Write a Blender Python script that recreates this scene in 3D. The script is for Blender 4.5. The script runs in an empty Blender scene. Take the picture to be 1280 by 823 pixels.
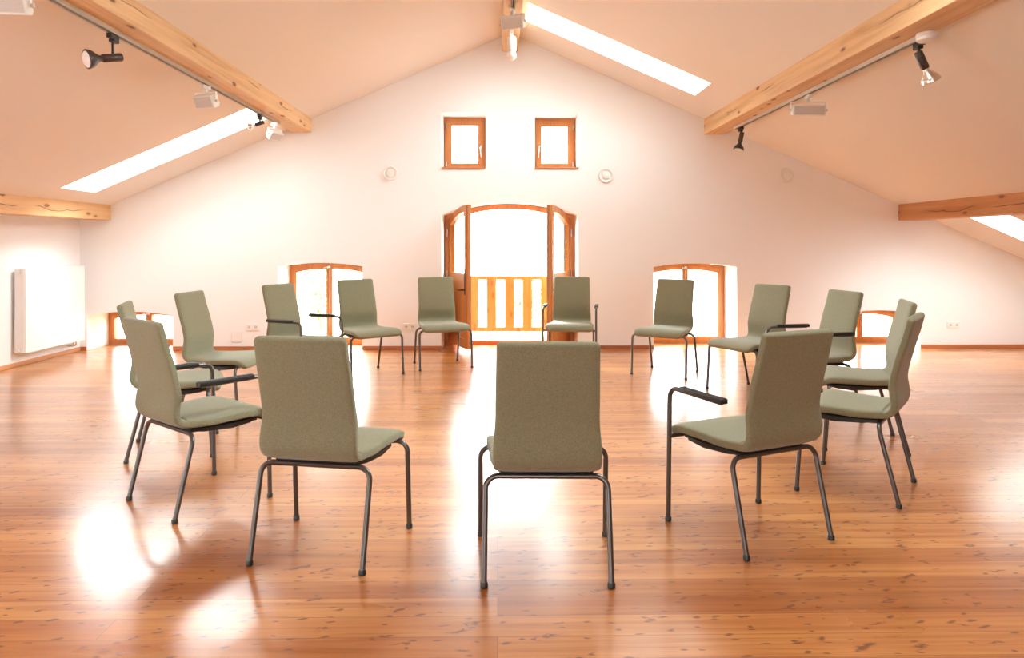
import bpy, bmesh, math, random
from mathutils import Vector, Matrix
from mathutils.geometry import tessellate_polygon
PI = math.pi
C = bpy.context.scene.collection
sc = bpy.context.scene
random.seed(4)

# ------------------------------------------------------------------ camera, light, exposure
cd = bpy.data.cameras.new('camera'); cam = bpy.data.objects.new('camera', cd); C.objects.link(cam)
cam.location = (0, 0, 1.35); cam.rotation_euler = (PI/2, 0, -math.radians(1.0))
cd.sensor_width = 36.0; cd.sensor_fit = 'HORIZONTAL'; cd.lens = 883.4/1280*36
cd.shift_x = 2.5/1280; cd.shift_y = -(411.5-305.3)/1280; cd.clip_start = .02; cd.clip_end = 300
sc.camera = cam
sc.view_settings.view_transform = 'Standard'; sc.view_settings.look = 'None'
sc.view_settings.gamma = 1.0; sc.view_settings.use_curve_mapping = False
sc.view_settings.exposure = 0.1
SKY = 12.5
w = bpy.data.worlds.new('overcast_sky'); sc.world = w; w.use_nodes = True
wt = w.node_tree; bg = wt.nodes['Background']; bg.inputs[0].default_value = (.88, .95, 1.0, 1)
# bright haze around the veiled sun: the sky is strongest towards the far left
SUN = Vector((-.54, .73, .44)).normalized(); GLOW = 9.0
tc = wt.nodes.new('ShaderNodeTexCoord'); dp = wt.nodes.new('ShaderNodeVectorMath'); dp.operation = 'DOT_PRODUCT'; dp.inputs[1].default_value = SUN
wt.links.new(tc.outputs['Generated'], dp.inputs[0])
m1 = wt.nodes.new('ShaderNodeMath'); m1.operation = 'MAXIMUM'; m1.inputs[1].default_value = 0; wt.links.new(dp.outputs['Value'], m1.inputs[0])
m2 = wt.nodes.new('ShaderNodeMath'); m2.operation = 'POWER'; m2.inputs[1].default_value = 14; wt.links.new(m1.outputs[0], m2.inputs[0])
m3 = wt.nodes.new('ShaderNodeMath'); m3.operation = 'MULTIPLY_ADD'; m3.inputs[1].default_value = SKY*GLOW; m3.inputs[2].default_value = SKY; wt.links.new(m2.outputs[0], m3.inputs[0])
# added bright patch of sky high right, behind the camera, lights the left side
d2 = wt.nodes.new('ShaderNodeVectorMath'); d2.operation = 'DOT_PRODUCT'; d2.inputs[1].default_value = Vector((.82, -.20, .55)).normalized(); wt.links.new(tc.outputs['Generated'], d2.inputs[0])
m4 = wt.nodes.new('ShaderNodeMath'); m4.operation = 'MAXIMUM'; m4.inputs[1].default_value = 0; wt.links.new(d2.outputs['Value'], m4.inputs[0])
m5 = wt.nodes.new('ShaderNodeMath'); m5.operation = 'POWER'; m5.inputs[1].default_value = 8; wt.links.new(m4.outputs[0], m5.inputs[0])
m6 = wt.nodes.new('ShaderNodeMath'); m6.operation = 'MULTIPLY_ADD'; m6.inputs[1].default_value = SKY*4.0; wt.links.new(m5.outputs[0], m6.inputs[0]); wt.links.new(m3.outputs[0], m6.inputs[2])
wt.links.new(m6.outputs[0], bg.inputs[1])
cy = sc.cycles
cy.max_bounces = 14; cy.diffuse_bounces = 9; cy.glossy_bounces = 5; cy.transparent_max_bounces = 12
cy.sample_clamp_indirect = 12.0; cy.caustics_reflective = False; cy.caustics_refractive = False
cy.use_denoising = True

def portal(loc, rot, sx, sy):                      # guides the sky's light through an opening
    l = bpy.data.lights.new('sky_portal', 'AREA'); l.shape = 'RECTANGLE'; l.size = sx; l.size_y = sy
    l.cycles.is_portal = True
    o = bpy.data.objects.new('sky_portal', l); C.objects.link(o); o.location = loc; o.rotation_euler = rot

# ------------------------------------------------------------------ measures of the room
RX, RH, SL = .158, 4.055, .436                    # ridge x, ridge height, roof slope
YB, YF = 9.06, -3.6                               # gable wall with the door, wall behind the camera
XL, XR = -5.30, 7.40
TH = .66                                          # thickness of the old masonry
ceilz = lambda x: RH - SL*abs(x-RX)

# ------------------------------------------------------------------ materials
def mat(name, col=(.8,.8,.8), rough=.5, metal=0., **kw):
    m = bpy.data.materials.new(name); m.use_nodes = True
    b = m.node_tree.nodes['Principled BSDF']
    b.inputs['Base Color'].default_value = (*col, 1); b.inputs['Roughness'].default_value = rough
    b.inputs['Metallic'].default_value = metal
    for k, v in kw.items(): b.inputs[k.replace('_', ' ')].default_value = v
    return m
class NT:
    def __init__(s, m): s.m = m; s.t = m.node_tree; s.b = s.t.nodes['Principled BSDF']
    def n(s, typ, **kw):
        x = s.t.nodes.new(typ)
        for k, v in kw.items():
            if hasattr(x, k): setattr(x, k, v)
            else: x.inputs[k.replace('_', ' ')].default_value = v
        return x
    def l(s, a, b): s.t.links.new(a, b)
    def math(s, op, a, b=None, c=None, clamp=False):
        x = s.t.nodes.new('ShaderNodeMath'); x.operation = op; x.use_clamp = clamp
        for i, v in enumerate((a, b, c)):
            if v is None: continue
            if isinstance(v, (int, float)): x.inputs[i].default_value = v
            else: s.l(v, x.inputs[i])
        return x.outputs[0]
    def mix(s, f, a, b, blend='MIX'):
        x = s.t.nodes.new('ShaderNodeMix'); x.data_type = 'RGBA'; x.blend_type = blend
        for i, v in ((0, f), (6, a), (7, b)):
            if isinstance(v, (int, float)): x.inputs[i].default_value = v
            elif isinstance(v, tuple): x.inputs[i].default_value = (*v, 1)
            else: s.l(v, x.inputs[i])
        return x.outputs[2]
    def coords(s, scale=(1,1,1), out='Object'):
        tc = s.n('ShaderNodeTexCoord'); mp = s.n('ShaderNodeMapping'); mp.inputs['Scale'].default_value = scale
        s.l(tc.outputs[out], mp.inputs['Vector']); return mp.outputs[0]
    def ramp(s, f, stops, interp='LINEAR'):
        r = s.n('ShaderNodeValToRGB'); r.color_ramp.interpolation = interp; e = r.color_ramp.elements
        while len(e) < len(stops): e.new(.5)
        for q, (p, c) in zip(e, stops): q.position = p; q.color = (*c, 1) if isinstance(c, tuple) else (c, c, c, 1)
        s.l(f, r.inputs[0]); return r.outputs[0]
    def bump(s, h, strength, dist):
        x = s.n('ShaderNodeBump'); x.inputs['Strength'].default_value = strength; x.inputs['Distance'].default_value = dist
        s.l(h, x.inputs['Height']); s.l(x.outputs[0], s.b.inputs['Normal']); return x
    def noise(s, vec, scale, detail=4, rough=.5, dist=0., w=None):
        x = s.n('ShaderNodeTexNoise'); x.inputs['Scale'].default_value = scale; x.inputs['Detail'].default_value = detail
        x.inputs['Roughness'].default_value = rough; x.inputs['Distortion'].default_value = dist
        s.l(vec, x.inputs['Vector'])
        if w is not None: x.noise_dimensions = '4D'; s.l(w, x.inputs['W'])
        return x.outputs[0]

def plaster(name, col):
    m = mat(name, col, .85); t = NT(m); v = t.coords()
    n1 = t.noise(v, 1.3, 3); n2 = t.noise(v, 60, 4)
    t.l(t.mix(t.math('MULTIPLY', n1, .12), col, tuple(c*.9 for c in col)), t.b.inputs['Base Color'])
    t.bump(t.math('ADD', t.math('MULTIPLY', n1, 1.0), t.math('MULTIPLY', n2, .08)), .25, .012)
    return m
M_wall = plaster('white_plaster', (.86, .86, .87))
M_ceil = plaster('white_painted_ceiling', (.85, .825, .79))

def floor_mat():
    m = mat('varnished_pine_boards', (.5,.22,.08), .2); t = NT(m); v = t.coords()
    br = t.n('ShaderNodeTexBrick', offset=.37, offset_frequency=2, squash=1.0)
    br.inputs['Color1'].default_value = (0,0,0,1); br.inputs['Color2'].default_value = (1,1,1,1); br.inputs['Mortar'].default_value = (.5,.5,.5,1)
    br.inputs['Scale'].default_value = 1; br.inputs['Mortar Size'].default_value = .0016; br.inputs['Mortar Smooth'].default_value = .2
    br.inputs['Brick Width'].default_value = 3.7; br.inputs['Row Height'].default_value = .135
    t.l(v, br.inputs['Vector'])
    rnd = t.n('ShaderNodeSeparateColor'); t.l(br.outputs['Color'], rnd.inputs[0]); r = rnd.outputs[0]
    wv = t.math('MULTIPLY', r, 37.0)
    def sv(sx, sy):
        mp = t.n('ShaderNodeMapping'); mp.inputs['Scale'].default_value = (sx, sy, 1); t.l(v, mp.inputs['Vector']); return mp.outputs[0]
    g1 = t.noise(sv(.55, 16), 1.0, 6, .55, 1.2, wv)
    g2 = t.noise(sv(2.5, 90), 1.0, 3, .6, .3, wv)
    g3 = t.noise(sv(.35, 2.2), 1.0, 2, .5, .0, wv)
    base = t.ramp(g1, [(.28, (.33, .105, .024)), (.44, (.50, .195, .052)), (.58, (.63, .29, .090)), (.78, (.30, .095, .022))])
    tone = t.ramp(r, [(0., (.70, .56, .46)), (.3, (.96, .90, .84)), (.65, (1.12, 1.18, 1.24)), (1., (.82, .66, .55))])
    c = t.mix(1., base, tone, 'MULTIPLY')
    c = t.mix(t.math('MULTIPLY', g3, .30), c, (.46, .15, .035))
    c = t.mix(t.math('MULTIPLY', t.ramp(g2, [(.45, 0.), (.8, 1.)]), .25), c, (.42, .15, .04))
    # knots and small dark flecks
    nz = t.noise(sv(11, 26), 1.0, 3)
    def knots(sx, sy, lo, hi, keep, seed):
        mp = t.n('ShaderNodeMapping'); mp.inputs['Scale'].default_value = (sx, sy, 1); mp.inputs['Location'].default_value = (seed, seed*.7, 0)
        t.l(v, mp.inputs['Vector'])
        ad = t.n('ShaderNodeVectorMath', operation='ADD'); t.l(mp.outputs[0], ad.inputs[0])
        cb = t.n('ShaderNodeCombineXYZ'); t.l(t.math('MULTIPLY', nz, .9), cb.inputs[0]); t.l(t.math('MULTIPLY', nz, 1.1), cb.inputs[1]); t.l(cb.outputs[0], ad.inputs[1])
        vo = t.n('ShaderNodeTexVoronoi', voronoi_dimensions='2D'); vo.inputs['Scale'].default_value = 1; t.l(ad.outputs[0], vo.inputs['Vector'])
        k = t.ramp(vo.outputs['Distance'], [(lo, 1.), (hi, 0.)])
        sp = t.n('ShaderNodeSeparateColor'); t.l(vo.outputs['Color'], sp.inputs[0])
        return t.math('MULTIPLY', k, t.math('LESS_THAN', sp.outputs[0], keep))
    k1 = knots(3.4, 8.5, .03, .10, .8, 3.1); k2 = knots(10, 24, .07, .18, .42, 7.7)
    halo = knots(3.4, 8.5, .06, .30, .8, 3.1)
    c = t.mix(t.math('MULTIPLY', halo, .35), c, (.46, .15, .04))
    c = t.mix(t.math('MULTIPLY', k1, .9), c, (.16, .055, .03))
    c = t.mix(t.math('MULTIPLY', k2, .85), c, (.17, .06, .03))
    c = t.mix(t.math('MULTIPLY', br.outputs['Fac'], .8), c, (.22, .075, .025))
    t.l(c, t.b.inputs['Base Color'])
    rr = t.noise(sv(1.2, 3), 1.0, 4)
    t.l(t.math('MULTIPLY_ADD', rr, .16, .22), t.b.inputs['Roughness'])
    t.b.inputs['Specular IOR Level'].default_value = .25; t.b.inputs['Coat Weight'].default_value = .9; t.b.inputs['Coat Roughness'].default_value = .2
    h = t.math('ADD', t.math('MULTIPLY', g2, .12), t.math('MULTIPLY', br.outputs['Fac'], -1.0))
    h = t.math('ADD', h, t.math('MULTIPLY', t.noise(sv(.8, 6), 1.0, 1), .55))
    t.bump(h, .2, .0012)
    return m
M_floor = floor_mat()

def timber(name, light, dark, axis='Y', knot=1.0, crack=0.0, rough=.55, cmask=.40):
    """solid wood, grain along the given local axis"""
    m = mat(name, light, rough); t = NT(m)
    s = {'X': (.6, 14, 14), 'Y': (14, .6, 14), 'Z': (14, 14, .6)}[axis]
    g = t.noise(t.coords(s), 1.0, 5, .55, .8)
    f = t.noise(t.coords(tuple(q*4 for q in s)), 1.0, 3)
    c = t.ramp(g, [(.3, dark), (.5, light), (.65, tuple(min(1, q*1.08) for q in light)), (.85, dark)])
    c = t.mix(t.math('MULTIPLY', f, .22), c, dark)
    if knot:
        k = {'X': (3, 8, 8), 'Y': (8, 3, 8), 'Z': (8, 8, 3)}[axis]
        vo = t.n('ShaderNodeTexVoronoi'); vo.inputs['Scale'].default_value = 1; t.l(t.coords(k), vo.inputs['Vector'])
        c = t.mix(t.math('MULTIPLY', t.ramp(vo.outputs['Distance'], [(.10, 1.), (.3, 0.)]), .35*knot), c, dark)
        c = t.mix(t.math('MULTIPLY', t.ramp(vo.outputs['Distance'], [(.10, 1.), (.17, 0.)]), .6*knot), c, (.20, .075, .03))
    if crack:
        sp = t.n('ShaderNodeSeparateXYZ'); t.l(t.coords(), sp.inputs[0])
        wob = t.noise(t.coords((0, 1.6, 0)), 1.0, 3)
        dz = t.math('ABSOLUTE', t.math('SUBTRACT', sp.outputs[2], t.math('MULTIPLY_ADD', wob, .17, crack)))
        line = t.math('LESS_THAN', dz, .0045)
        msk = t.ramp(t.noise(t.coords((0, .9, 0)), 1.0, 1), [(cmask, 0.), (cmask+.06, 1.)])
        c = t.mix(t.math('MULTIPLY', line, t.math('MULTIPLY', msk, .85)), c, (.13, .05, .025))
    t.l(c, t.b.inputs['Base Color']); t.bump(f, .2, .002)
    return m
M_beam = timber('planed_spruce_beam', (.76, .52, .28), (.60, .35, .16), 'Y', 1.6, .035, cmask=.53)
M_beamc = timber('cracked_spruce_beam', (.74, .47, .24), (.60, .32, .14), 'Y', 1.5, .005)
M_beamshade = timber('cracked_shaded_beam', (.56, .27, .11), (.44, .18, .06), 'Y', 1.5, .005)  # same spruce, shade at the right eave put into a redder, darker colour
M_base = timber('stained_skirting', (.46, .16, .06), (.34, .11, .04), 'X', 0)
M_win = timber('oiled_larch_window', (.52, .20, .05), (.40, .135, .03), 'Z', .35, 0, .4)
M_rail = timber('larch_railing_board', (.58, .27, .07), (.45, .17, .04), 'Z', 1.0)

def fabric():
    m = mat('olive_wool_fabric', (.27, .25, .16), .95); t = NT(m); v = t.coords()
    n = t.noise(v, 420, 2, .7); n2 = t.noise(v, 170, 4, .75); wv = t.n('ShaderNodeTexVoronoi'); wv.inputs['Scale'].default_value = 520; t.l(v, wv.inputs['Vector'])
    c = t.ramp(n2, [(.3, (.145, .143, .080)), (.5, (.208, .206, .122)), (.72, (.29, .287, .18))])
    c = t.mix(t.ramp(n, [(.4, 0.), (.65, .5)]), c, (.295, .29, .19))
    t.l(c, t.b.inputs['Base Color']); t.b.inputs['Sheen Weight'].default_value = .25; t.b.inputs['Sheen Roughness'].default_value = .5
    t.bump(t.math('ADD', wv.outputs['Distance'], t.math('MULTIPLY', n2, .7)), .5, .0012)
    return m
M_fab = fabric()
M_tube = mat('dark_grey_metallic_tube', (.115, .098, .09), .3, .75)
M_black = mat('black_plastic', (.018, .017, .017), .4)
M_brown = mat('dark_brown_socket', (.06, .04, .035), .4)
M_pan = mat('black_seat_pan', (.02, .018, .016), .5)
M_whitem = mat('white_enamel', (.85, .85, .84), .35)
M_grille = mat('pale_grey_enamel', (.62, .60, .57), .45)
M_plastic = mat('white_plastic', (.82, .82, .80), .4)
M_chrome = mat('brushed_steel', (.72, .71, .68), .25, 1.)
M_mirror = mat('silvered_bulb', (.72, .68, .62), .3, 1.)
M_lens = mat('frosted_bulb_face', (.9, .9, .88), .3)
M_alu = mat('white_aluminium_track', (.66, .65, .60), .4, .1)
M_gap = mat('grey_vent_gap', (.16, .15, .14), .7)
M_hole = mat('dark_slot', (.02, .02, .02), .8)
M_grey = mat('grey_rubber_seal', (.25, .25, .24), .6)
M_grass = mat('grass', (.14, .26, .07), .9); M_leaf = mat('shrub_leaf', (.24, .36, .16), .6)
M_stone = mat('pale_gravel_ground', (.45, .44, .40), .9)
def glass():
    m = bpy.data.materials.new('window_glass'); m.use_nodes = True; nt = m.node_tree; nt.nodes.clear()
    o = nt.nodes.new('ShaderNodeOutputMaterial'); mx = nt.nodes.new('ShaderNodeMixShader')
    tr = nt.nodes.new('ShaderNodeBsdfTransparent'); gl = nt.nodes.new('ShaderNodeBsdfGlossy'); gl.inputs['Roughness'].default_value = .01
    tr.inputs[0].default_value = (.94, .97, .95, 1)
    lw_ = nt.nodes.new('ShaderNodeLayerWeight'); lw_.inputs['Blend'].default_value = .5          # same on both faces of the pane
    pw_ = nt.nodes.new('ShaderNodeMath'); pw_.operation = 'POWER'; pw_.inputs[1].default_value = 5; nt.links.new(lw_.outputs['Facing'], pw_.inputs[0])
    ma_ = nt.nodes.new('ShaderNodeMath'); ma_.operation = 'MULTIPLY_ADD'; ma_.inputs[1].default_value = .8; ma_.inputs[2].default_value = .04; nt.links.new(pw_.outputs[0], ma_.inputs[0])
    nt.links.new(ma_.outputs[0], mx.inputs[0]); nt.links.new(tr.outputs[0], mx.inputs[1]); nt.links.new(gl.outputs[0], mx.inputs[2]); nt.links.new(mx.outputs[0], o.inputs[0])
    return m
M_glass = glass()

# ------------------------------------------------------------------ helpers
def obj(name, bm, m, parent=None, smooth=False):
    me = bpy.data.meshes.new(name); bmesh.ops.recalc_face_normals(bm, faces=bm.faces[:]); bm.to_mesh(me); bm.free()
    me.materials.append(m)
    if smooth:
        for p in me.polygons: p.use_smooth = True
        try: me.set_sharp_from_angle(angle=math.radians(42))
        except Exception: pass
    o = bpy.data.objects.new(name, me); C.objects.link(o)
    if parent: o.parent = parent
    return o
def tag(o, label, cat, group=None):
    o['label'] = label; o['category'] = cat
    if group: o['group'] = group
    return o
def thing(name, label, cat, loc=(0,0,0), rz=0, group=None):
    o = bpy.data.objects.new(name, None); C.objects.link(o); o.location = loc; o.rotation_euler = (0,0,rz); o.empty_display_size = .1
    return tag(o, label, cat, group)
def struct(o): o['kind'] = 'structure'; return o
def semp(name, loc=(0,0,0)):
    o = bpy.data.objects.new(name, None); C.objects.link(o); o.location = loc; o.empty_display_size = .1; return struct(o)
def bx(bm, x0, x1, y0, y1, z0, z1, bev=0.):
    r = bmesh.ops.create_cube(bm, size=1)
    for v in r['verts']: v.co = Vector(((x0+x1)/2+v.co.x*(x1-x0), (y0+y1)/2+v.co.y*(y1-y0), (z0+z1)/2+v.co.z*(z1-z0)))
    if bev:
        es = list({e for v in r['verts'] for e in v.link_edges})
        bmesh.ops.bevel(bm, geom=es, offset=bev, segments=2, affect='EDGES', profile=.5)
    return bm
def nb(*a, **k): return bx(bmesh.new(), *a, **k)
def frames(pts):
    ts = []
    for i in range(len(pts)):
        a = pts[max(0, i-1)]; b = pts[min(len(pts)-1, i+1)]; ts.append((b-a).normalized())
    n = ts[0].orthogonal().normalized(); out = []
    for i, tt in enumerate(ts):
        n = (n - tt*n.dot(tt)).normalized(); out.append((n.copy(), tt.cross(n)))
    return out
def tube(bm, pts, r, seg=12, cap=True):
    pts = [Vector(p) for p in pts]; rs = r if isinstance(r, (list, tuple)) else [r]*len(pts); fr = frames(pts); rings = []
    for p, (n, b), q in zip(pts, fr, rs):
        rings.append([bm.verts.new(p + (n*math.cos(2*PI*k/seg)+b*math.sin(2*PI*k/seg))*q) for k in range(seg)])
    for A, B in zip(rings, rings[1:]):
        for k in range(seg): bm.faces.new((A[k], A[(k+1) % seg], B[(k+1) % seg], B[k]))
    if cap: bm.faces.new(rings[0][::-1]); bm.faces.new(rings[-1])
    return bm
def bend(pts, rad, n=7):
    """polyline with rounded corners"""
    pts = [Vector(p) for p in pts]; out = [pts[0]]
    for i in range(1, len(pts)-1):
        p = pts[i]; a = (pts[i-1]-p).normalized(); b = (pts[i+1]-p).normalized(); ang = a.angle(b)
        d = rad/math.tan(ang/2); c = p + (a+b).normalized()*(rad/math.sin(ang/2)); s = p+a*d; e = p+b*d
        for k in range(n+1):
            v = (s-c).lerp(e-c, k/n) if False else (s-c).slerp(e-c, k/n); out.append(c+v.normalized()*rad)
    out.append(pts[-1]); return out
def loft(bm, st, seg=52, p=5.5):
    """pad: stations (y, z, ny, nz, half width, half thickness); superellipse section"""
    rings = []
    for (y, z, ny, nz, hw, ht) in st:
        ring = []
        for k in range(seg):
            a = 2*PI*(k+.5)/seg; c, s = math.cos(a), math.sin(a)
            u = hw*math.copysign(abs(c)**(2/p), c); v = ht*math.copysign(abs(s)**(2/p), s)
            ring.append(bm.verts.new((u, y+ny*v, z+nz*v)))
        rings.append(ring)
    for A, B in zip(rings, rings[1:]):
        for k in range(seg): bm.faces.new((A[k], A[(k+1) % seg], B[(k+1) % seg], B[k]))
    bm.faces.new(rings[0][::-1]); bm.faces.new(rings[-1]); return bm
def lathe(bm, prof, M=None, seg=24):
    """prof: (r, z) about local z, placed with matrix M"""
    M = M or Matrix(); rings = []
    for r, z in prof:
        r = max(r, 1e-4); rings.append([bm.verts.new(M @ Vector((r*math.cos(2*PI*k/seg), r*math.sin(2*PI*k/seg), z))) for k in range(seg)])
    for A, B in zip(rings, rings[1:]):
        for k in range(seg): bm.faces.new((A[k], A[(k+1) % seg], B[(k+1) % seg], B[k]))
    bm.faces.new(rings[0][::-1]); bm.faces.new(rings[-1]); return bm
def aim(loc, d):
    return Matrix.Translation(loc) @ Vector(d).to_track_quat('Z', 'Y').to_matrix().to_4x4()
def poly_face(bm, loops, tf):
    pl = [[Vector((a, b, 0)) for a, b in lp] for lp in loops]; flat = [p for lp in pl for p in lp]
    vs = [bm.verts.new(tf(p.x, p.y)) for p in flat]
    for t in tessellate_polygon(pl):
        try: bm.faces.new([vs[i] for i in t])
        except ValueError: pass
def slab(bm, outer, holes, tf, d):
    """flat slab with holes: tf(a, b, depth); reveals built along every hole"""
    for q in (0, d): poly_face(bm, [outer]+holes, lambda a, b: tf(a, b, q))
    for lp in [outer]+holes:
        for i in range(len(lp)):
            a, b = lp[i], lp[(i+1) % len(lp)]
            bm.faces.new([bm.verts.new(tf(*a, 0)), bm.verts.new(tf(*b, 0)), bm.verts.new(tf(*b, d)), bm.verts.new(tf(*a, d))])
    return bm
def arch(x0, x1, zs, rise, n=16):
    """points of a segmental arch from (x0,zs) to (x1,zs)"""
    c = (x1-x0)/2; R = (c*c+rise*rise)/(2*rise); cx = (x0+x1)/2; cz = zs+rise-R; a0 = math.asin(c/R)
    return [(cx+R*math.sin(-a0+2*a0*k/n), cz+R*math.cos(-a0+2*a0*k/n)) for k in range(n+1)]
def ring_prism(bm, outer, inner, y0, y1):
    """frame between two loops of equal length (x,z), between y0 and y1"""
    n = len(outer); V = lambda lp, y: [bm.verts.new((a, y, b)) for a, b in lp]
    o0, o1, i0, i1 = V(outer, y0), V(outer, y1), V(inner, y0), V(inner, y1)
    for k in range(n):
        j = (k+1) % n
        bm.faces.new((o0[k], o0[j], i0[j], i0[k])); bm.faces.new((o1[j], o1[k], i1[k], i1[j]))
        bm.faces.new((o0[j], o0[k], o1[k], o1[j])); bm.faces.new((i0[k], i0[j], i1[j], i1[k]))
    return bm
def prism(bm, lp, y0, y1):
    a = [bm.verts.new((p, y0, q)) for p, q in lp]; b = [bm.verts.new((p, y1, q)) for p, q in lp]; n = len(lp)
    bm.faces.new(a); bm.faces.new(b[::-1])
    for k in range(n): bm.faces.new((a[k], a[(k+1) % n], b[(k+1) % n], b[k]))
    return bm

# ------------------------------------------------------------------ the shell
o = struct(obj('floor', nb(XL-.3, XR+.3, YF-.3, YB+TH, -.2, 0), M_floor))
LOW = [(-5.21, -4.13, .437, .055), (-2.80, -1.728, 1.065, .045), (2.006, 3.083, 1.055, .045), (4.39, 5.47, .437, .055)]   # openings at floor level
DOOR = (-.718, 1.033, 1.732, .16)
UP = [(-.718, -.155, 2.319, 3.04), (.479, 1.04, 2.319, 3.03)]
out = [(XL, 0)]
for (a, b, zs, ri) in sorted(LOW+[DOOR]):
    out += [(a, 0)] + arch(a, b, zs, ri) + [(b, 0)]
out += [(XR, 0), (XR, ceilz(XR)+.1), (RX, RH+.1), (XL, ceilz(XL)+.1)]
holes = [[(a, z0), (b, z0), (b, z1), (a, z1)] for a, b, z0, z1 in UP]
struct(obj('wall_back', slab(bmesh.new(), out, holes, lambda a, b, d: (a, YB+d, b), TH), M_wall))
# side walls and the wall behind the camera (unseen windows added for light)
lw = [(.0, 2.6, .35, 1.45)]
struct(obj('wall_left', slab(bmesh.new(), [(YF, 0), (YB, 0), (YB, ceilz(XL)+.05), (YF, ceilz(XL)+.05)], [[(a, z0), (b, z0), (b, z1), (a, z1)] for a, b, z0, z1 in lw], lambda a, b, d: (XL-d, a, b), .35), M_wall))
struct(obj('wall_right', nb(XR, XR+.3, YF, YB+TH, 0, ceilz(XR)+.1), M_wall))
FW = [(-1.5, .5, .1, 2.1)]
struct(obj('wall_front', slab(bmesh.new(), [(XL-.3, 0), (XR+.3, 0), (XR+.3, ceilz(XR+.3)+.1), (RX, RH+.1), (XL-.3, ceilz(XL-.3)+.1)], [[(a, z0), (b, z0), (b, z1), (a, z1)] for a, b, z0, z1 in FW], lambda a, b, d: (a, YF-d, b), .35), M_wall))
# roof slopes: a runs down the slope (as plan distance from the ridge), b along y
SKYL = [(.17, 2.16, 7.66, 8.30), (2.65, 4.83, 7.64, 8.29)]
SKYR = [(.172, 2.172, 7.68, 8.31), (5.25, 6.9, 7.68, 8.34), (1.0, 2.35, 2.9, 4.35)]  # last skylight is out of view, added to brighten the left side
SKYL = SKYL[1:]
nl = math.hypot(1, SL)
def roof(side, ext, sky):
    tf = lambda a, b, d: (RX+side*(a+d*SL/nl), b, RH-SL*a+d/nl)
    hs = [[(a0, y0), (a1, y0), (a1, y1), (a0, y1)] for a0, a1, y0, y1 in sky]
    bm = bmesh.new(); D = .24
    outer = [(0, YF-.3), (ext, YF-.3), (ext, YB+TH), (0, YB+TH)]
    for q in (0, D): poly_face(bm, [outer]+hs, lambda a, b: tf(a, b, q))
    for lp in [outer]+hs:
        for i in range(4):
            a, b = lp[i], lp[(i+1) % 4]
            bm.faces.new([bm.verts.new(tf(*a, 0)), bm.verts.new(tf(*b, 0)), bm.verts.new(tf(*b, D)), bm.verts.new(tf(*a, D))])
    return bm, tf
bl, tfl = roof(-1, RX-XL+.3, SKYL); br_, tfr = roof(1, XR-RX+.3, SKYR)
struct(obj('ceiling', bl, M_ceil)); struct(obj('ceiling', br_, M_ceil))
wn = 9
def skylight(n, tf, a0, a1, y0, y1, side):
    g = semp('window_%d' % n, tf((a0+a1)/2, (y0+y1)/2, .24)); inv = Matrix.Translation(-g.location)
    def hexa(a0, a1, y0, y1, d0, d1):
        bm = bmesh.new(); vs = [bm.verts.new(inv @ Vector(tf(a, y, d))) for d in (d0, d1) for a, y in ((a0, y0), (a1, y0), (a1, y1), (a0, y1))]
        for f in ((0,1,2,3), (7,6,5,4), (0,4,5,1), (1,5,6,2), (2,6,7,3), (3,7,4,0)): bm.faces.new([vs[i] for i in f])
        return bm
    f = bmesh.new()
    for q in ((a0-.05, a0+.035, y0-.05, y1+.05), (a1-.035, a1+.05, y0-.05, y1+.05), (a0+.035, a1-.035, y0-.05, y0+.03), (a0+.035, a1-.035, y1-.03, y1+.05)):
        h = hexa(*q, .24, .30); me = bpy.data.meshes.new('t'); h.to_mesh(me); f.from_mesh(me); h.free(); bpy.data.meshes.remove(me)
    obj('frame', f, M_whitem, g)
    obj('pane', hexa(a0+.035, a1-.035, y0+.03, y1-.03, .262, .27), M_glass, g)
    v = Vector(tf((a0+a1)/2, (y0+y1)/2, .33)); th = math.atan(SL)*(1 if side > 0 else -1)
    portal(v, (0, th, 0), (a1-a0)*nl, y1-y0)
for s_ in SKYL: skylight(wn, tfl, *s_, -1); wn += 1
for s_ in SKYR: skylight(wn, tfr, *s_, 1); wn += 1

# skirting boards
n_ = 0
bm = bmesh.new()
spans = [(XL, -5.21), (-4.13, -2.80), (-1.728, -.718), (1.033, 2.006), (3.083, 4.39), (5.47, XR)]
for a, b in spans: bx(bm, a+.001, b-.001, YB-.018, YB, 0, .048, .003)
struct(obj('baseboard_back', bm, M_base))
M_basey = timber('stained_skirting_side', (.62, .30, .13), (.5, .2, .08), 'Y', 0)
struct(obj('baseboard_left', nb(XL, XL+.018, YF, YB-.018, 0, .048, bev=.003), M_basey))
struct(obj('baseboard_right', nb(XR-.018, XR, YF, YB-.018, 0, .048, bev=.003), M_basey))

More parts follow.
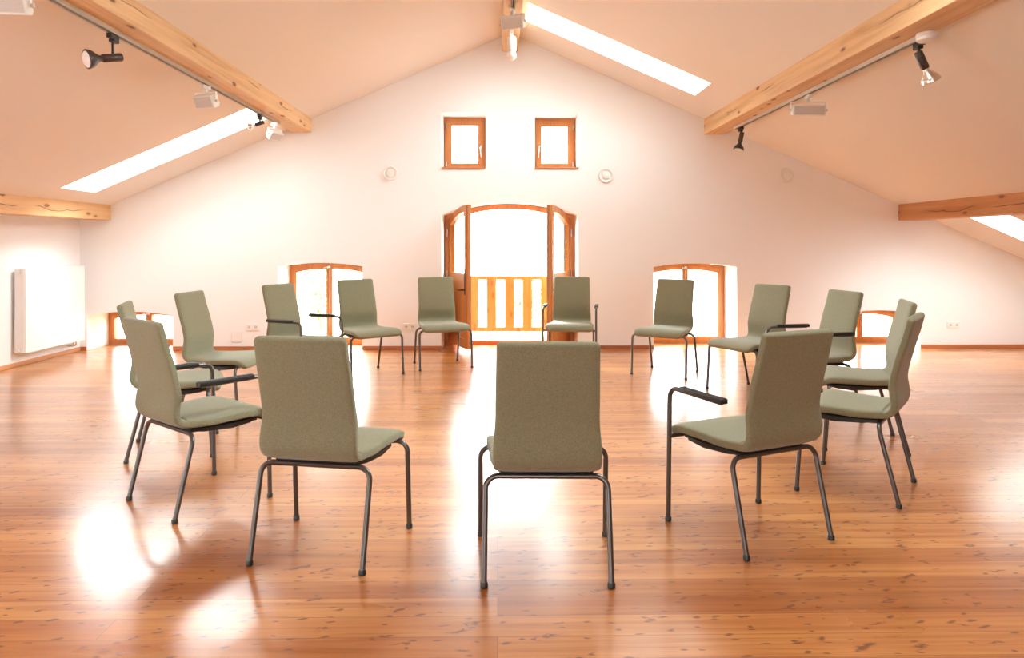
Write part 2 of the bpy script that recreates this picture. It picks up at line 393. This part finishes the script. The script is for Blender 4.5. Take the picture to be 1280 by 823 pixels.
# ------------------------------------------------------------------ low arched windows
YW = YB+.50
def loop(x0, x1, z0, zs, rise, inset, n=16):
    a = arch(x0+inset, x1-inset, zs-inset, rise, n) if True else None
    return [(x0+inset, z0+inset)] + a + [(x1-inset, z0+inset)]
def low_window(k, x0, x1, zs, rise, label):
    cx = (x0+x1)/2; g = semp('window_%d' % k, (cx, YW, 0)); g['label'] = label
    X0, X1 = x0-cx, x1-cx
    lo = loop(X0+.002, X1-.002, .002, zs-.002, rise, 0); li = loop(X0, X1, .0, zs, rise*.95, .048)
    obj('frame', ring_prism(bmesh.new(), lo, li, 0, .07), M_win, g)
    for s in (-1, 1):
        # sash: half of the arch
        arc = arch(X0+.046, X1-.046, zs-.046, rise*.95, 24)
        half = [p for p in arc if p[0]*s >= .004]
        if s < 0: half = half+[(-.003, arc[12][1])] if half[-1][0] < -.003 else half
        else: half = [(.003, arc[12][1])]+half
        lp = ([(X0+.046, .046)] + half + [(-.003, .046)]) if s < 0 else ([(.003, .046)] + half + [(X1-.046, .046)])
        mx = sum(p[0] for p in (lp[0], lp[-1]))/2
        wdt = .05 if zs > .8 else .04; st = .036
        x_lo, x_hi = lp[0][0], lp[-1][0]
        def ins(p):
            x = p[0]
            q = (wdt if s < 0 else st); r = (st if s < 0 else wdt)
            x = x_lo+q + (x-x_lo)/(x_hi-x_lo)*((x_hi-x_lo)-q-r)
            return x
        inn = [(ins(p), p[1]-(wdt if i not in (0, len(lp)-1) else -wdt)) for i, p in enumerate(lp)]
        sh = obj('sash', ring_prism(bmesh.new(), lp, inn, -.015, .05), M_win, g)
        obj('pane', prism(bmesh.new(), inn, .02, .026), M_glass, sh)
    b = bmesh.new(); zt = zs+rise-.075
    bx(b, -.02, .02, -.035, -.015, zt-.02, zt+.02, .003); tube(b, [(0, -.04, zt), (-.05, -.045, zt+.004), (.085*(1 if cx > 0 else -1), -.05, zt-.03)], .006, 8)
    obj('window_catch', b, M_chrome, g, True)
    portal((cx, YW+.18, zs/2+.02), (-PI/2, 0, 0), x1-x0-.1, zs)
low_window(1, *LOW[0], 'low arched wooden window at the floor in left corner')
low_window(2, *LOW[1], 'arched two-pane wooden window left of the open door')
low_window(3, *LOW[2], 'arched two-pane wooden window right of the open door')
low_window(4, *LOW[3], 'low arched wooden window at the floor behind right chairs')

# ------------------------------------------------------------------ two small square windows high on the gable
YU = YB+.38
def up_window(k, x0, x1, z0, z1, s, label):
    cx = (x0+x1)/2; g = semp('window_%d' % k, (cx, YU, z0)); g['label'] = label; hw = (x1-x0)/2; h = z1-z0
    R = lambda i, j=0: [(-hw+i, .0+i+j), (-hw+i, h-i), (hw-i, h-i), (hw-i, .0+i+j)]
    obj('frame', ring_prism(bmesh.new(), R(.002), R(.05), 0, .07), M_win, g)
    sh = obj('sash', ring_prism(bmesh.new(), R(.038), R(.108), -.02, .05), M_win, g)
    obj('pane', prism(bmesh.new(), R(.108), .02, .026), M_glass, sh)
    xh = hw-.072 if s > 0 else -hw+.072
    b = bmesh.new(); bx(b, xh-.012, xh+.012, -.03, -.02, h*.36, h*.48, .003); tube(b, bend([(xh, -.02, h*.43), (xh, -.055, h*.43), (xh+.012*s, -.058, h*.25)], .012, 4), .008, 8)
    obj('handle', b, M_chrome, sh, True)
    for z in (.10, h-.12):
        obj('hinge', tube(bmesh.new(), [(-s*(hw-.036), -.022, z-.035), (-s*(hw-.036), -.022, z+.035)], .009, 10), M_chrome, g, True)
    obj('sill', nb(-hw-.0, hw+.0, -.40, 0, -.0, .018, bev=.003), M_win, g)
    portal((cx, YU+.2, z0+h/2), (-PI/2, 0, 0), x1-x0-.1, h-.1)
up_window(5, *UP[0], 1, 'small square wooden window high on the gable, left one')
up_window(6, *UP[1], -1, 'small square wooden window high on the gable, right one')
# unseen plain windows behind the camera and in the left knee wall, added for light
k = 7
for a, b_, z0, z1 in FW:
    g = semp('window_%d' % (20+k), ((a+b_)/2, YF-.2, z0)); hw = (b_-a)/2; h = z1-z0
    R = lambda i: [(-hw+i, i), (-hw+i, h-i), (hw-i, h-i), (hw-i, i)]
    obj('frame', ring_prism(bmesh.new(), R(.002), R(.09), 0, .07), M_win, g); obj('pane', prism(bmesh.new(), R(.09), .03, .036), M_glass, g)
    portal(((a+b_)/2, YF-.33, (z0+z1)/2), (PI/2, 0, 0), b_-a-.1, z1-z0-.1); k += 1
for a, b_, z0, z1 in lw:
    portal((XL-.33, (a+b_)/2, (z0+z1)/2), (0, -PI/2, 0), z1-z0-.05, b_-a-.05)

# ------------------------------------------------------------------ arched double door, both leaves open inwards
DX0, DX1, DZ, DR = DOOR; dcx = (DX0+DX1)/2; YD = YB+.44
door = semp('door_1', (dcx, YD, 0)); door['label'] = 'open arched wooden double door with glass upper halves'
hw = (DX1-DX0)/2
lo = loop(-hw+.002, hw-.002, .002, DZ-.002, DR, 0, 24); li = loop(-hw, hw, .0, DZ, DR*.97, .065, 24)
li[0] = (li[0][0], .055); li[-1] = (li[-1][0], .055)
obj('frame', ring_prism(bmesh.new(), lo, li, 0, .09), M_win, door)
obj('threshold', nb(-hw+.03, hw-.03, -.02, .12, 0, .052, bev=.006), M_base, door)
LW = .815
def leaf(s):
    # local: hinge at origin, the leaf runs +x towards the meeting edge; arch rises towards the meeting edge
    full = arch(-hw+.05, hw-.05, DZ-.05, DR*.97, 40)
    arc = [(p[0]+hw-.05, p[1]) for p in full if p[0]+hw-.05 <= LW-.003]; arc.append((LW, full[20][1]))
    if s > 0: pass
    lp = [(0, .05)] + arc + [(LW, .05)]
    wdt = .085
    inn = []
    for p in arc: inn.append((wdt+(p[0])/LW*(LW-2*wdt), p[1]-wdt))
    zp = .93
    glass_lp = [(wdt, zp+.05)] + inn + [(LW-wdt, zp+.05)]
    e = bpy.data.objects.new('door_leaf', None); C.objects.link(e); e.parent = door; e.empty_display_size = .1
    bm = bmesh.new()
    up_o = [(0, zp)] + arc + [(LW, zp)]
    ring_prism(bm, up_o, glass_lp, 0, .068)
    low_o = [(0, .05), (0, zp), (LW, zp), (LW, .05)]; low_i = [(wdt, .05+.12), (wdt, zp-.05), (LW-wdt, zp-.05), (LW-wdt, .17)]
    ring_prism(bm, low_o, low_i, 0, .068)
    bx(bm, LW-.002, LW+.018, .014, .034, .05, full[20][1]-.01)          # rebate strip on the meeting edge
    fr = obj('leaf_frame', bm, M_win, e)
    obj('pane', prism(bmesh.new(), glass_lp, .03, .038), M_glass, e)
    obj('door_panel', nb(wdt-.004, LW-wdt+.004, .018, .05, .166, zp-.046), M_win, e)
    b = bmesh.new(); zh = 1.0
    for f in (0, .068):
        sg = -1 if f == 0 else 1
        bx(b, LW-.062, LW-.028, min(f, f+sg*.008), max(f, f+sg*.008), zh-.28, zh+.04, .003)
    tube(b, bend([(LW-.045, 0, zh-.22), (LW-.045, -.055, zh-.22), (LW-.165, -.06, zh-.225)], .014, 4), .010, 10)
    obj('handle', b, M_black if s < 0 else M_chrome, e, True)
    for z in (.25, .95, 1.5): obj('hinge', tube(bmesh.new(), [(-.008, -.01, z-.05), (-.008, -.01, z+.05)], .011, 10), M_chrome, e, True)
    lk = obj('seal_strip', nb(LW-.001, LW+.002, .040, .050, .08, full[20][1]-.03), M_grey, e)
    return e
L = leaf(-1); L.location = (-hw+.055, .0, 0); L.rotation_euler = (0, 0, -math.radians(70.5))
# the right leaf is the mirror image
R_ = leaf(1); R_.location = (hw-.055, .0, 0); R_.scale = (-1, 1, 1); R_.rotation_euler = (0, 0, math.radians(68))
portal((dcx, YD+.17, .95), (-PI/2, 0, 0), 1.62, 1.75)

# balcony railing outside
rl = thing('balcony_railing', 'wooden plank balcony railing across the lower half of the open doorway', 'railing', (dcx, YB+.84, 0))
obj('top_rail', nb(-1.1, 1.1, -.03, .03, .85, .905, bev=.004), M_rail, rl)
obj('bottom_rail', nb(-1.1, 1.1, -.03, .03, .125, .19, bev=.004), M_rail, rl)
for s in (-1, 1): obj('post', nb(s*1.13-.03, s*1.13+.03, -.03, .03, -.03, .905, bev=.004), M_rail, rl)
for i in range(-4, 5):
    obj('board', nb(.008+i*.2508-.066, .008+i*.2508+.066, -.035, -.012, .16, .875, bev=.003), M_rail, rl)

# outside: balcony slab, ground, greenery
struct(obj('ground', nb(-60, 60, YB+TH+.02, 90, -.5, -.32), M_stone))
struct(obj('balcony_slab', nb(-1.4, 1.7, YB+TH, YB+.92, -.28, -.03), M_stone))
gr = bmesh.new()
for i in range(2600):
    x = random.uniform(-6, 6); y = random.uniform(10.4, 12.2); h = random.uniform(.15, .38); a = random.uniform(0, PI)
    dx, dy = .012*math.cos(a), .012*math.sin(a)
    v = [gr.verts.new(p) for p in ((x-dx, y-dy, -.32), (x+dx, y+dy, -.32), (x+random.uniform(-.05, .05), y, -.32+h))]; gr.faces.new(v)
g = obj('grass', gr, M_grass); tag(g, 'green grass outside, seen under the balcony railing', 'grass'); g['kind'] = 'stuff'
def shrub(x, y, r, h, label, seed):
    rd = random.Random(seed); t = thing('shrub', label, 'shrub', (x, y, -.32))
    bm = bmesh.new()
    for i in range(900):
        u = rd.uniform(-1, 1); a = rd.uniform(0, 2*PI); q = rd.random()**.4
        p = Vector((r*q*math.sqrt(1-u*u)*math.cos(a), r*q*math.sqrt(1-u*u)*math.sin(a), h*.55+h*.45*q*u)); n = Vector((rd.gauss(0,1), rd.gauss(0,1), rd.gauss(0,1))).normalized(); m = n.orthogonal().normalized(); k = n.cross(m); s = rd.uniform(.03, .06)
        bm.faces.new([bm.verts.new(p+m*s), bm.verts.new(p+k*s*.5), bm.verts.new(p-m*s), bm.verts.new(p-k*s*.5)])
    obj('foliage', bm, M_leaf, t)
    b = bmesh.new()
    for i in range(5): tube(b, [(0, 0, 0), (rd.uniform(-.3,.3)*r, rd.uniform(-.3,.3)*r, h*.3), (rd.uniform(-.6,.6)*r, rd.uniform(-.6,.6)*r, h*.75)], [.02, .014, .005], 6)
    obj('stem', b, M_base, t)
shrub(.55, 13.4, .30, 1.05, 'small green shrub outside, behind the middle gap of the balcony railing', 2)
shrub(-3.35, 13.5, .35, 1.3, 'green shrub outside the arched window left of the door', 5)

# ------------------------------------------------------------------ roof beams
def beam(label, x0, x1, z0, z1, m, y0=YF):
    c = ((x0+x1)/2, (y0+YB)/2, z0)
    o = obj('roof_beam', nb(-(x1-x0)/2, (x1-x0)/2, -(YB-y0)/2, (YB-y0)/2, 0, z1-z0, bev=.006), m); o.location = c
    return tag(o, label, 'beam')
beam('long pale spruce roof beam on the left carrying a spotlight track', -2.623, -2.373, 2.775, 3.03, M_beam)
beam('long pale spruce roof beam on the right carrying a spotlight track', 2.660, 2.910, 2.765, 3.02, M_beam)
beam('low cracked spruce beam along the left eave above the radiator', -5.16, -4.91, 1.655, 1.90, M_beamc)
beam('low cracked spruce beam along the right eave, shade in its reddish colour', 5.185, 5.435, 1.655, 1.89, M_beamshade)
beam('narrow ridge beam at the very top of the ceiling', RX-.10, RX+.10, 3.82, 4.06, M_beam)

# ------------------------------------------------------------------ lighting tracks, spotlights, floodlights
def track(label, x, zt, y0, y1):
    bm = bmesh.new(); w_ = .018
    bx(bm, -w_, w_, y0, y1, -.008, 0)
    bx(bm, -w_, -w_+.006, y0, y1, -.036, -.008); bx(bm, w_-.006, w_, y0, y1, -.036, -.008)
    bx(bm, -w_, -.006, y0, y1, -.036, -.033); bx(bm, .006, w_, y0, y1, -.036, -.033)
    t = thing('lighting_track', label, 'light track', (x, 0, zt))
    obj('rail', bm, M_alu, t); obj('conductor_slot', nb(-.010, .010, y0+.01, y1-.01, -.032, -.009), M_hole, t)
    for y in (y0, y1): obj('end_cap', nb(-w_-.002, w_+.002, y-.018, y+.018, -.0385, -.0005, bev=.002), M_plastic, t)
track('long white lighting track under the left roof beam', -2.545, 2.775, 1.2, 8.26)
track('white lighting track under the right roof beam', 2.862, 2.765, 4.72, 8.45)
track('short white lighting track under the ridge beam', RX, 3.82, 3.0, 8.2)

def spot(label, x, y, zt, d, kind='dark', sz=1.0, dr=.115):
    """track spotlight: adapter in the track, stem, cylindrical socket and reflector bulb aimed along d"""
    t = thing('spotlight', label, 'spotlight', (x, y, zt), 0, 'spotlights on the lighting tracks')
    mb = M_black if kind != 'white' else M_plastic; ms = M_brown if kind != 'white' else M_plastic
    obj('adapter', bx(nb(-.017, .017, -.05, .05, -.032, .0, bev=.004), -.02, .02, -.018, .045, -.05, -.03, bev=.004), mb, t)
    obj('stem', tube(bmesh.new(), [(0, 0, -.045), (0, 0, -(dr-.02)*sz)], .009, 10), mb, t, True)
    d = Vector(d).normalized(); P = Vector((0, 0, -dr*sz))
    obj('knuckle', tube(bmesh.new(), [P+Vector((-.014, 0, .008)), P+Vector((.014, 0, .008))], .015, 12), mb, t, True)
    A = P - d*(.055 if dr > .09 else .02)*sz
    obj('socket', lathe(bmesh.new(), [(.0, 0), (.024*sz, 0), (.026*sz, .004), (.026*sz, .115*sz), (.022*sz, .12*sz), (.0, .12*sz)], aim(A, d)), ms, t, True)
    B = A + d*.117*sz
    bm_ = lathe(bmesh.new(), [(.0, 0), (.018*sz, 0), (.02*sz, .02*sz), (.034*sz, .04*sz), (.052*sz, .062*sz), (.060*sz, .085*sz), (.060*sz, .094*sz), (.054*sz, .096*sz)], aim(B, d), 28)
    bu = obj('reflector_bulb', bm_, {'dark': M_brown, 'mirror': M_mirror, 'white': M_mirror, 'black': M_black}[kind], t, True)
    obj('bulb_face', lathe(bmesh.new(), [(.0, .094*sz), (.053*sz, .094*sz), (.045*sz, .101*sz), (.02*sz, .106*sz), (0, .107*sz)], aim(B, d), 28), M_lens, bu, True)
    return t
def flood(label, x, y, zt, rz, tilt, wd=.2, hg=.10, dp=.07, drop=.07):
    """white floodlight: adapter, two-armed bracket, box housing with fins and a glass front"""
    t = thing('floodlight', label, 'floodlight', (x, y, zt), rz, 'white floodlights on the lighting tracks')
    b = nb(-.017, .017, -.045, .045, -.034, 0, bev=.004); bx(b, -.012, .012, -.012, .012, -drop+.01, -.03)
    obj('adapter', b, M_plastic, t)
    z0 = -drop; arm = .07; b = bmesh.new()
    bx(b, -wd/2-.012, wd/2+.012, -.010, .010, z0, z0+.008, .002)
    for s in (-1, 1): bx(b, s*(wd/2+.009)-.004, s*(wd/2+.009)+.004, -.010, .010, z0-arm, z0+.004, .002)
    obj('bracket', b, M_plastic, t)
    T = Matrix.Translation((0, 0, z0-arm)) @ Matrix.Rotation(tilt, 4, 'X')
    b = nb(-wd/2, wd/2, -dp/2, dp/2, -hg/2, hg/2, bev=.008)
    bx(b, -wd/2+.008, wd/2-.008, dp/2-.004, dp/2+.022, -hg/2+.014, hg/2-.014, .004)
    for i in range(6):
        q = -wd/2+.03+i*(wd-.06)/5; bx(b, q-.003, q+.003, dp/2+.018, dp/2+.03, -hg/2+.02, hg/2-.02)
    b.transform(T); h = obj('housing', b, M_plastic, t)
    b = nb(-wd/2+.012, wd/2-.012, -dp/2-.004, -dp/2+.002, -hg/2+.012, hg/2-.012); b.transform(T); obj('glass_front', b, M_grille, h)
    for s in (-1, 1):
        b = tube(bmesh.new(), [(s*(wd/2+.010), 0, z0-arm), (s*(wd/2+.026), 0, z0-arm)], .012, 10); obj('locking_knob', b, M_grille, t, True)
ZL, ZR, ZC = 2.775-.039, 2.765-.039, 3.82-.039
spot('dark spotlight on the left track with pale bulb face aimed left, nearest the camera', -2.545, 4.72, ZL, (-.62, -.75, -.26), 'dark', 1.05, .145)
flood('white floodlight hanging from the left track in front of the white skylight', -2.545, 6.21, ZL, -.35, .45, .2, .115)
spot('small dark spotlight on the left track just before its far end', -2.545, 7.61, ZL, (-.8, -.25, -.35), 'mirror', .8)
flood('white floodlight at the far end of the left track, turned sideways', -2.545, 8.12, ZL, 1.05, .7, .17)
flood('white floodlight cut by the top left corner of the photo', -2.545, 3.72, ZL, .1, .3, .2)
spot('spotlight with dark socket and shiny silver bulb on the right track', 2.862, 4.75, ZR, (.42, .1, -.75), 'mirror', 1.05, .085)
flood('wide white floodlight in the middle of the right track', 2.862, 6.47, ZR, .0, .2, .30, .10)
spot('small black spotlight pointing down at far end of the right track', 2.862, 8.26, ZR, (-.22, -.1, -.9), 'black')
flood('white floodlight under the ridge beam, tilted slightly', RX, 7.30, ZC, -.45, .45, .24, .13)
# glass cylinder lamp under the ridge
t = thing('spotlight', 'white cylinder spotlight with round bulb under the ridge beam', 'spotlight', (RX, 8.05, ZC), 0, 'spotlights on the lighting tracks')
obj('adapter', nb(-.017, .017, -.05, .05, -.036, .0, bev=.004), M_plastic, t)
obj('stem', tube(bmesh.new(), [(0, 0, -.03), (0, 0, -.08)], .01, 10), M_plastic, t, True)
obj('socket', lathe(bmesh.new(), [(0, -.07), (.045, -.07), (.052, -.08), (.052, -.23), (.044, -.23), (.044, -.225), (0, -.225)], None, 24), M_plastic, t, True)
obj('reflector_bulb', lathe(bmesh.new(), [(0, -.22), (.03, -.222), (.05, -.255), (.056, -.285), (.05, -.31), (.03, -.33), (0, -.337)], None, 24), M_lens, t, True)
o = obj('cable_canopy', lathe(bmesh.new(), [(0, 0), (.062, 0), (.066, -.006), (.066, -.018), (.060, -.024), (.066, -.03), (.064, -.046), (.05, -.055), (0, -.058)], None, 28), M_plastic, None, True)
o.location = (2.80, 4.56, ZR); tag(o, 'round white cable canopy on the right roof beam at the track end', 'cable canopy')

# ------------------------------------------------------------------ fittings on the gable wall
for x, z, lb in ((-1.371, 2.255, 'round white air vent left of the two small high windows'), (1.391, 2.232, 'round white air vent just right of the two small high windows'), (3.729, 2.233, 'round white air vent farthest right, under the right beam')):
    t = thing('air_vent', lb, 'air vent', (x, YB, z), 0, 'round air vents on the gable wall')
    T = Matrix.Rotation(PI/2, 4, 'X')
    obj('rim', lathe(bmesh.new(), [(.068, 0), (.093, 0), (.095, .010), (.088, .022), (.074, .020), (.068, .006)], T, 36), M_plastic, t, True)
    obj('gap', lathe(bmesh.new(), [(0, 0), (.070, 0), (.070, .003), (0, .003)], T, 36), M_gap, t)
    obj('disc', lathe(bmesh.new(), [(0, .004), (.044, .004), (.050, .016), (.046, .024), (.03, .028), (0, .028)], T, 36), M_plastic, t, True)
def sockets(lb, M_, x, z, wd=.165):
    t = thing('power_socket', lb, 'power socket', (0, 0, 0), 0, 'white double wall sockets'); t.matrix_world = M_
    h = .085
    obj('cover_plate', nb(-wd/2, wd/2, -.010, 0, -h/2, h/2, bev=.003), M_plastic, t)
    T = Matrix.Rotation(PI/2, 4, 'X')
    for s in (-1, 1):
        u = Matrix.Translation((s*wd/4, 0, 0)) @ T
        i = obj('insert', lathe(bmesh.new(), [(.021, .004), (.021, .012), (.027, .013), (.028, .0105), (.028, .004)], u, 24), M_plastic, t, True)
        obj('socket_well', lathe(bmesh.new(), [(0, .0095), (.020, .0095), (.020, .0108), (0, .0108)], u, 24), M_grille, i)
        for q in (-1, 1): obj('pin_hole', lathe(bmesh.new(), [(0, .0105), (.0035, .0105), (.0035, .0115), (0, .0115)], Matrix.Translation((s*wd/4+q*.0095, 0, 0)) @ T, 10), M_hole, i)
sockets('white double socket low on the wall just left of the open door', Matrix.Translation((-1.128, YB, .293)), 0, 0)
sockets('white double socket between the two left arched windows', Matrix.Translation((-3.121, YB, .293)), 0, 0)
sockets('white double socket near the right end of the gable wall', Matrix.Translation((5.905, YB, .30)), 0, 0)
sockets('white socket on the left side wall nearer than the radiator', Matrix.Translation((XL, 7.50, .33)) @ Matrix.Rotation(PI/2, 4, 'Z'), 0, 0)
t = thing('cover_plate', 'plain white square cover plate below the left double socket', 'cover plate', (-3.322, YB, .163))
obj('plate', nb(-.062, .062, -.006, 0, -.06, .06, bev=.002), M_plastic, t); obj('rim', nb(-.066, .066, -.002, 0, -.064, .064, bev=.0005), M_grille, t)

# radiator
t = thing('radiator', 'white flat panel radiator on the left wall near the corner', 'radiator', (XL, 8.355, .155))
RY = .553; RZ = .925
obj('front_panel', nb(.132, .150, -RY, RY, 0, RZ, bev=.005), M_whitem, t)
obj('rear_panel', nb(.045, .060, -RY+.02, RY-.02, .02, RZ-.02, bev=.004), M_whitem, t)
for s in (-1, 1):
    sp_ = obj('side_cover', nb(.035, .134, s*RY-.006 if s < 0 else RY-.006, s*RY+.006 if s < 0 else RY+.006, .005, RZ-.003, bev=.003), M_whitem, t)
    for z in (.035, RZ-.04):
        b = lathe(bmesh.new(), [(.007, 0), (.017, 0), (.017, .006), (.007, .006)], Matrix.Translation((.085, s*(RY+.006), z)) @ Matrix.Rotation(-s*PI/2, 4, 'X'), 18)
        obj('vent_plug', b, M_chrome, sp_, True)
b = bmesh.new(); bx(b, .036, .134, -RY+.01, RY-.01, RZ-.012, RZ-.006)
for i in range(26): bx(b, .04, .13, -RY+.03+i*.042, -RY+.045+i*.042, RZ-.008, RZ-.002)
obj('top_grille', b, M_whitem, t)
for s in (-1, 1): obj('bracket', nb(.0, .05, s*.305-.015, s*.305+.015, .1, .8), M_whitem, t)
obj('badge', nb(.1495, .152, RY-.19, RY-.06, .018, .032), M_grille, t)
for q in (.07, .12): obj('supply_pipe', tube(bmesh.new(), bend([(.085, RY-q, .01), (.085, RY-q, -.06), (.0, RY-q, -.06)], .02, 4), .008, 10), M_chrome, t, True)

# ------------------------------------------------------------------ chairs
def pad_stations(cl, r_end0, r_end1, wfun, ht, e0=.02, e1=.02, sub=26):
    """cl: centre line points (y,z) -> smooth stations with rounded ends"""
    P = [Vector((0, a, b)) for a, b in cl]
    def cr(i, t):
        p0, p1, p2, p3 = P[max(i-1, 0)], P[i], P[i+1], P[min(i+2, len(P)-1)]
        return .5*((2*p1)+(p2-p0)*t+(2*p0-5*p1+4*p2-p3)*t*t+(3*p1-p0-3*p2+p3)*t**3)
    pts = [cr(i, k/12) for i in range(len(P)-1) for k in range(12)]+[P[-1]]
    ln = [0]
    for a, b in zip(pts, pts[1:]): ln.append(ln[-1]+(b-a).length)
    T = ln[-1]
    def at(s):
        s = min(max(s, 0), T)
        for i in range(len(ln)-1):
            if ln[i+1] >= s: break
        f = (s-ln[i])/max(1e-9, ln[i+1]-ln[i]); return pts[i].lerp(pts[i+1], f)
    ss = set()
    for k in range(sub+1): ss.add(T*k/sub)
    for q in (0, .03, .1, .2, .35, .55, .8, 1): ss.add(q*max(e0, r_end0)); ss.add(T-q*max(e1, r_end1))
    st = []
    for s in sorted(ss):
        p = at(s); d = (at(s+.004)-at(s-.004)).normalized(); n = Vector((0, -d.z, d.y))
        def rnd(dist, r):
            if r <= 0 or dist >= r: return 0
            return r*(1-math.sqrt(max(0, 1-((r-dist)/r)**2)))
        hw = wfun(s/T) - rnd(s, r_end0) - rnd(T-s, r_end1)
        fe = 1.0
        if s < e0: fe = math.sqrt(max(.0, 1-((e0-s)/e0)**2))*.93+.07
        if T-s < e1: fe = min(fe, math.sqrt(max(.0, 1-((e1-(T-s))/e1)**2))*.93+.07)
        st.append((p.y, p.z, n.y, n.z, hw, ht*fe))
    return st
lerp = lambda a, b, t: a+(b-a)*t
def pw(tbl):
    def f(t):
        for (a, u), (b, v) in zip(tbl, tbl[1:]):
            if t <= b: q = (t-a)/(b-a); q = q*q*(3-2*q); return lerp(u, v, q)
        return tbl[-1][1]
    return f
TR = .0118
def chair_meshes(arms):
    M = {}
    back = [(.118, .452), (.074, .456), (.043, .475), (.030, .51), (.034, .56), (.040, .61), (.029, .68), (.006, .77), (-.020, .86), (-.048, .972)]
    M['backrest'] = (loft(bmesh.new(), pad_stations(back, .0, .023, pw([(0, .214), (.2, .217), (.5, .207), (1, .201)]), 0.0225, .01, .016)), M_fab)
    seat = [(.075, .458), (.13, .452), (.22, .450), (.33, .455), (.42, .457), (.475, .449), (.51, .430), (.524, .405)]
    M['seat'] = (loft(bmesh.new(), pad_stations(seat, .0, .055, pw([(0, .214), (.35, .236), (.75, .258), (1, .262)]), .026, .012, .022)), M_fab)
    pan = bmesh.new()
    loft(pan, [(y, z, 0, 1, hw_, h_) for y, z, hw_, h_ in ((.10, .420, .14, .004), (.11, .418, .19, .010), (.18, .412, .205, .018), (.32, .408, .222, .024), (.42, .414, .225, .018), (.455, .42, .20, .006))], 24, 5)
    M['seat_pan'] = (pan, M_pan)
    return M
def build_chair(arms, label):
    t = thing('armchair' if arms else 'chair', label, 'chair', (0,0,0), 0, 'chairs with armrests in the circle' if arms else 'chairs without armrests in the circle')
    for n, (bm, m) in chair_meshes(arms).items(): obj(n, bm, m, t, True)
    # rear inverted U: two raked legs and a rail under the backrest
    zr, yr = .408, .098
    for s in (-1, 1):
        foot = Vector((s*.250, 0, .012)); top = Vector((s*.248, yr, zr))
        path = bend([foot, top, (s*.12, yr, zr)], .052, 8)
        lg = obj('leg', tube(bmesh.new(), path, TR), M_tube, t, True)
        obj('foot_glide', lathe(bmesh.new(), [(0, 0), (.012, 0), (.0155, .003), (.0155, .018), (.013, .022), (.0, .022)], Matrix.Translation((s*.250, .001, 0)), 16), M_black, lg, True)
    obj('rear_rail', tube(bmesh.new(), [(-.121, yr, zr), (.121, yr, zr)], TR), M_tube, t, True)
    yf, zf = .485, .425
    for s in (-1, 1):
        if arms: path = bend([(s*.2875, .492, .012), (s*.2875, .480, .655), (s*.2875, .115, .652)], .055, 8)
        else: path = bend([(s*.2875, .492, .012), (s*.2865, yf-.02, zf), (s*.12, yf-.02, zf-.012)], .05, 8)
        lg = obj('leg', tube(bmesh.new(), path, TR), M_tube, t, True)
        obj('foot_glide', lathe(bmesh.new(), [(0, 0), (.012, 0), (.0155, .003), (.0155, .018), (.013, .022), (.0, .022)], Matrix.Translation((s*.2875, .492, 0)), 16), M_black, lg, True)
        if arms:
            b = nb(-.021, .021, .095, .392, .648, .672, bev=.006)
            for q in (-.010, 0, .010): bx(b, q-.003, q+.003, .10, .387, .671, .6745)
            b.transform(Matrix.Translation((s*.2875, 0, .0)))
            obj('armrest', b, M_black, t, True)
    if arms: obj('front_rail', tube(bmesh.new(), [(-.2875, .484, .415), (.2875, .484, .415)], TR*.8), M_tube, t, True)
    else: obj('front_rail', tube(bmesh.new(), [(-.121, yf-.02, zf-.012), (.121, yf-.02, zf-.012)], TR), M_tube, t, True)
    for s in (-1, 1):
        obj('side_rail', tube(bmesh.new(), [(s*.175, yr, zr+.004), (s*.195, .30, .408), (s*.20, yf-.02, .412)], .009, 10), M_tube, t, True)
    return t
def dup(r0, loc, rz, label):
    r = r0.copy(); C.objects.link(r); r.location = loc; r.rotation_euler = (0, 0, rz); r['label'] = label
    for ch in list(r0.children):
        c = ch.copy(); C.objects.link(c); c.parent = r
        for g in ch.children:
            d = g.copy(); C.objects.link(d); d.parent = c
    return r
CH = [  # x, y, turn (rad), arms, label: positions measured in the camera's frame, turned 1 degree into the room's
 (.148, 2.773, -.008, 0, 'olive green chair seen squarely from behind, nearest the camera at front centre'),
 (-.848, 2.923, -.177, 0, 'olive green chair seen from behind with wide back, just left of the front centre chair'),
 (-1.813, 3.567, -.678, 1, 'olive green armchair seen from behind at the left, its armrest pad reaching right'),
 (-2.449, 4.584, -1.221, 0, 'olive green chair mostly hidden behind the left foreground armchair'),
 (-2.501, 5.604, -1.647, 0, 'olive green chair at the far left facing right, side-on in front of the white wall'),
 (-2.159, 6.675, -1.990, 1, 'olive green armchair in front of left arched window, both arm pads in view'),
 (-1.636, 7.554, -2.487, 0, 'olive green chair in front of the right edge of the left arched window'),
 (-.844, 8.074, -2.814, 0, 'olive green chair facing the camera, just left of the balcony doorway'),
 (.712, 8.124, 2.997, 1, 'olive green armchair facing the camera, just right of the balcony doorway'),
 (1.764, 7.589, 2.582, 0, 'olive green chair standing in front of the right arched window'),
 (2.409, 6.570, 2.063, 0, 'olive green chair facing left, right of the right arched window, before the bare wall'),
 (2.678, 5.723, 1.764, 1, 'olive green armchair in front of the low right window, black arm pad before its back'),
 (2.613, 4.732, 1.254, 0, 'olive green chair at the right, half hidden behind the outermost right chair'),
 (2.136, 3.804, .921, 0, 'olive green chair outermost at the right, seen side-on from behind'),
 (1.238, 3.120, .428, 1, 'olive green armchair seen from behind, right of front centre, long armrest on its left'),
]
first = {}
ca, sa = math.cos(math.radians(1)), math.sin(math.radians(1))
for xc, yc, th, arms, lb in CH:
    loc = (xc*ca+yc*sa, -xc*sa+yc*ca, 0); rz = th-math.radians(1)
    if arms not in first:
        t = build_chair(arms, lb); t.location = loc; t.rotation_euler = (0, 0, rz); first[arms] = t
    else: dup(first[arms], loc, rz, lb)
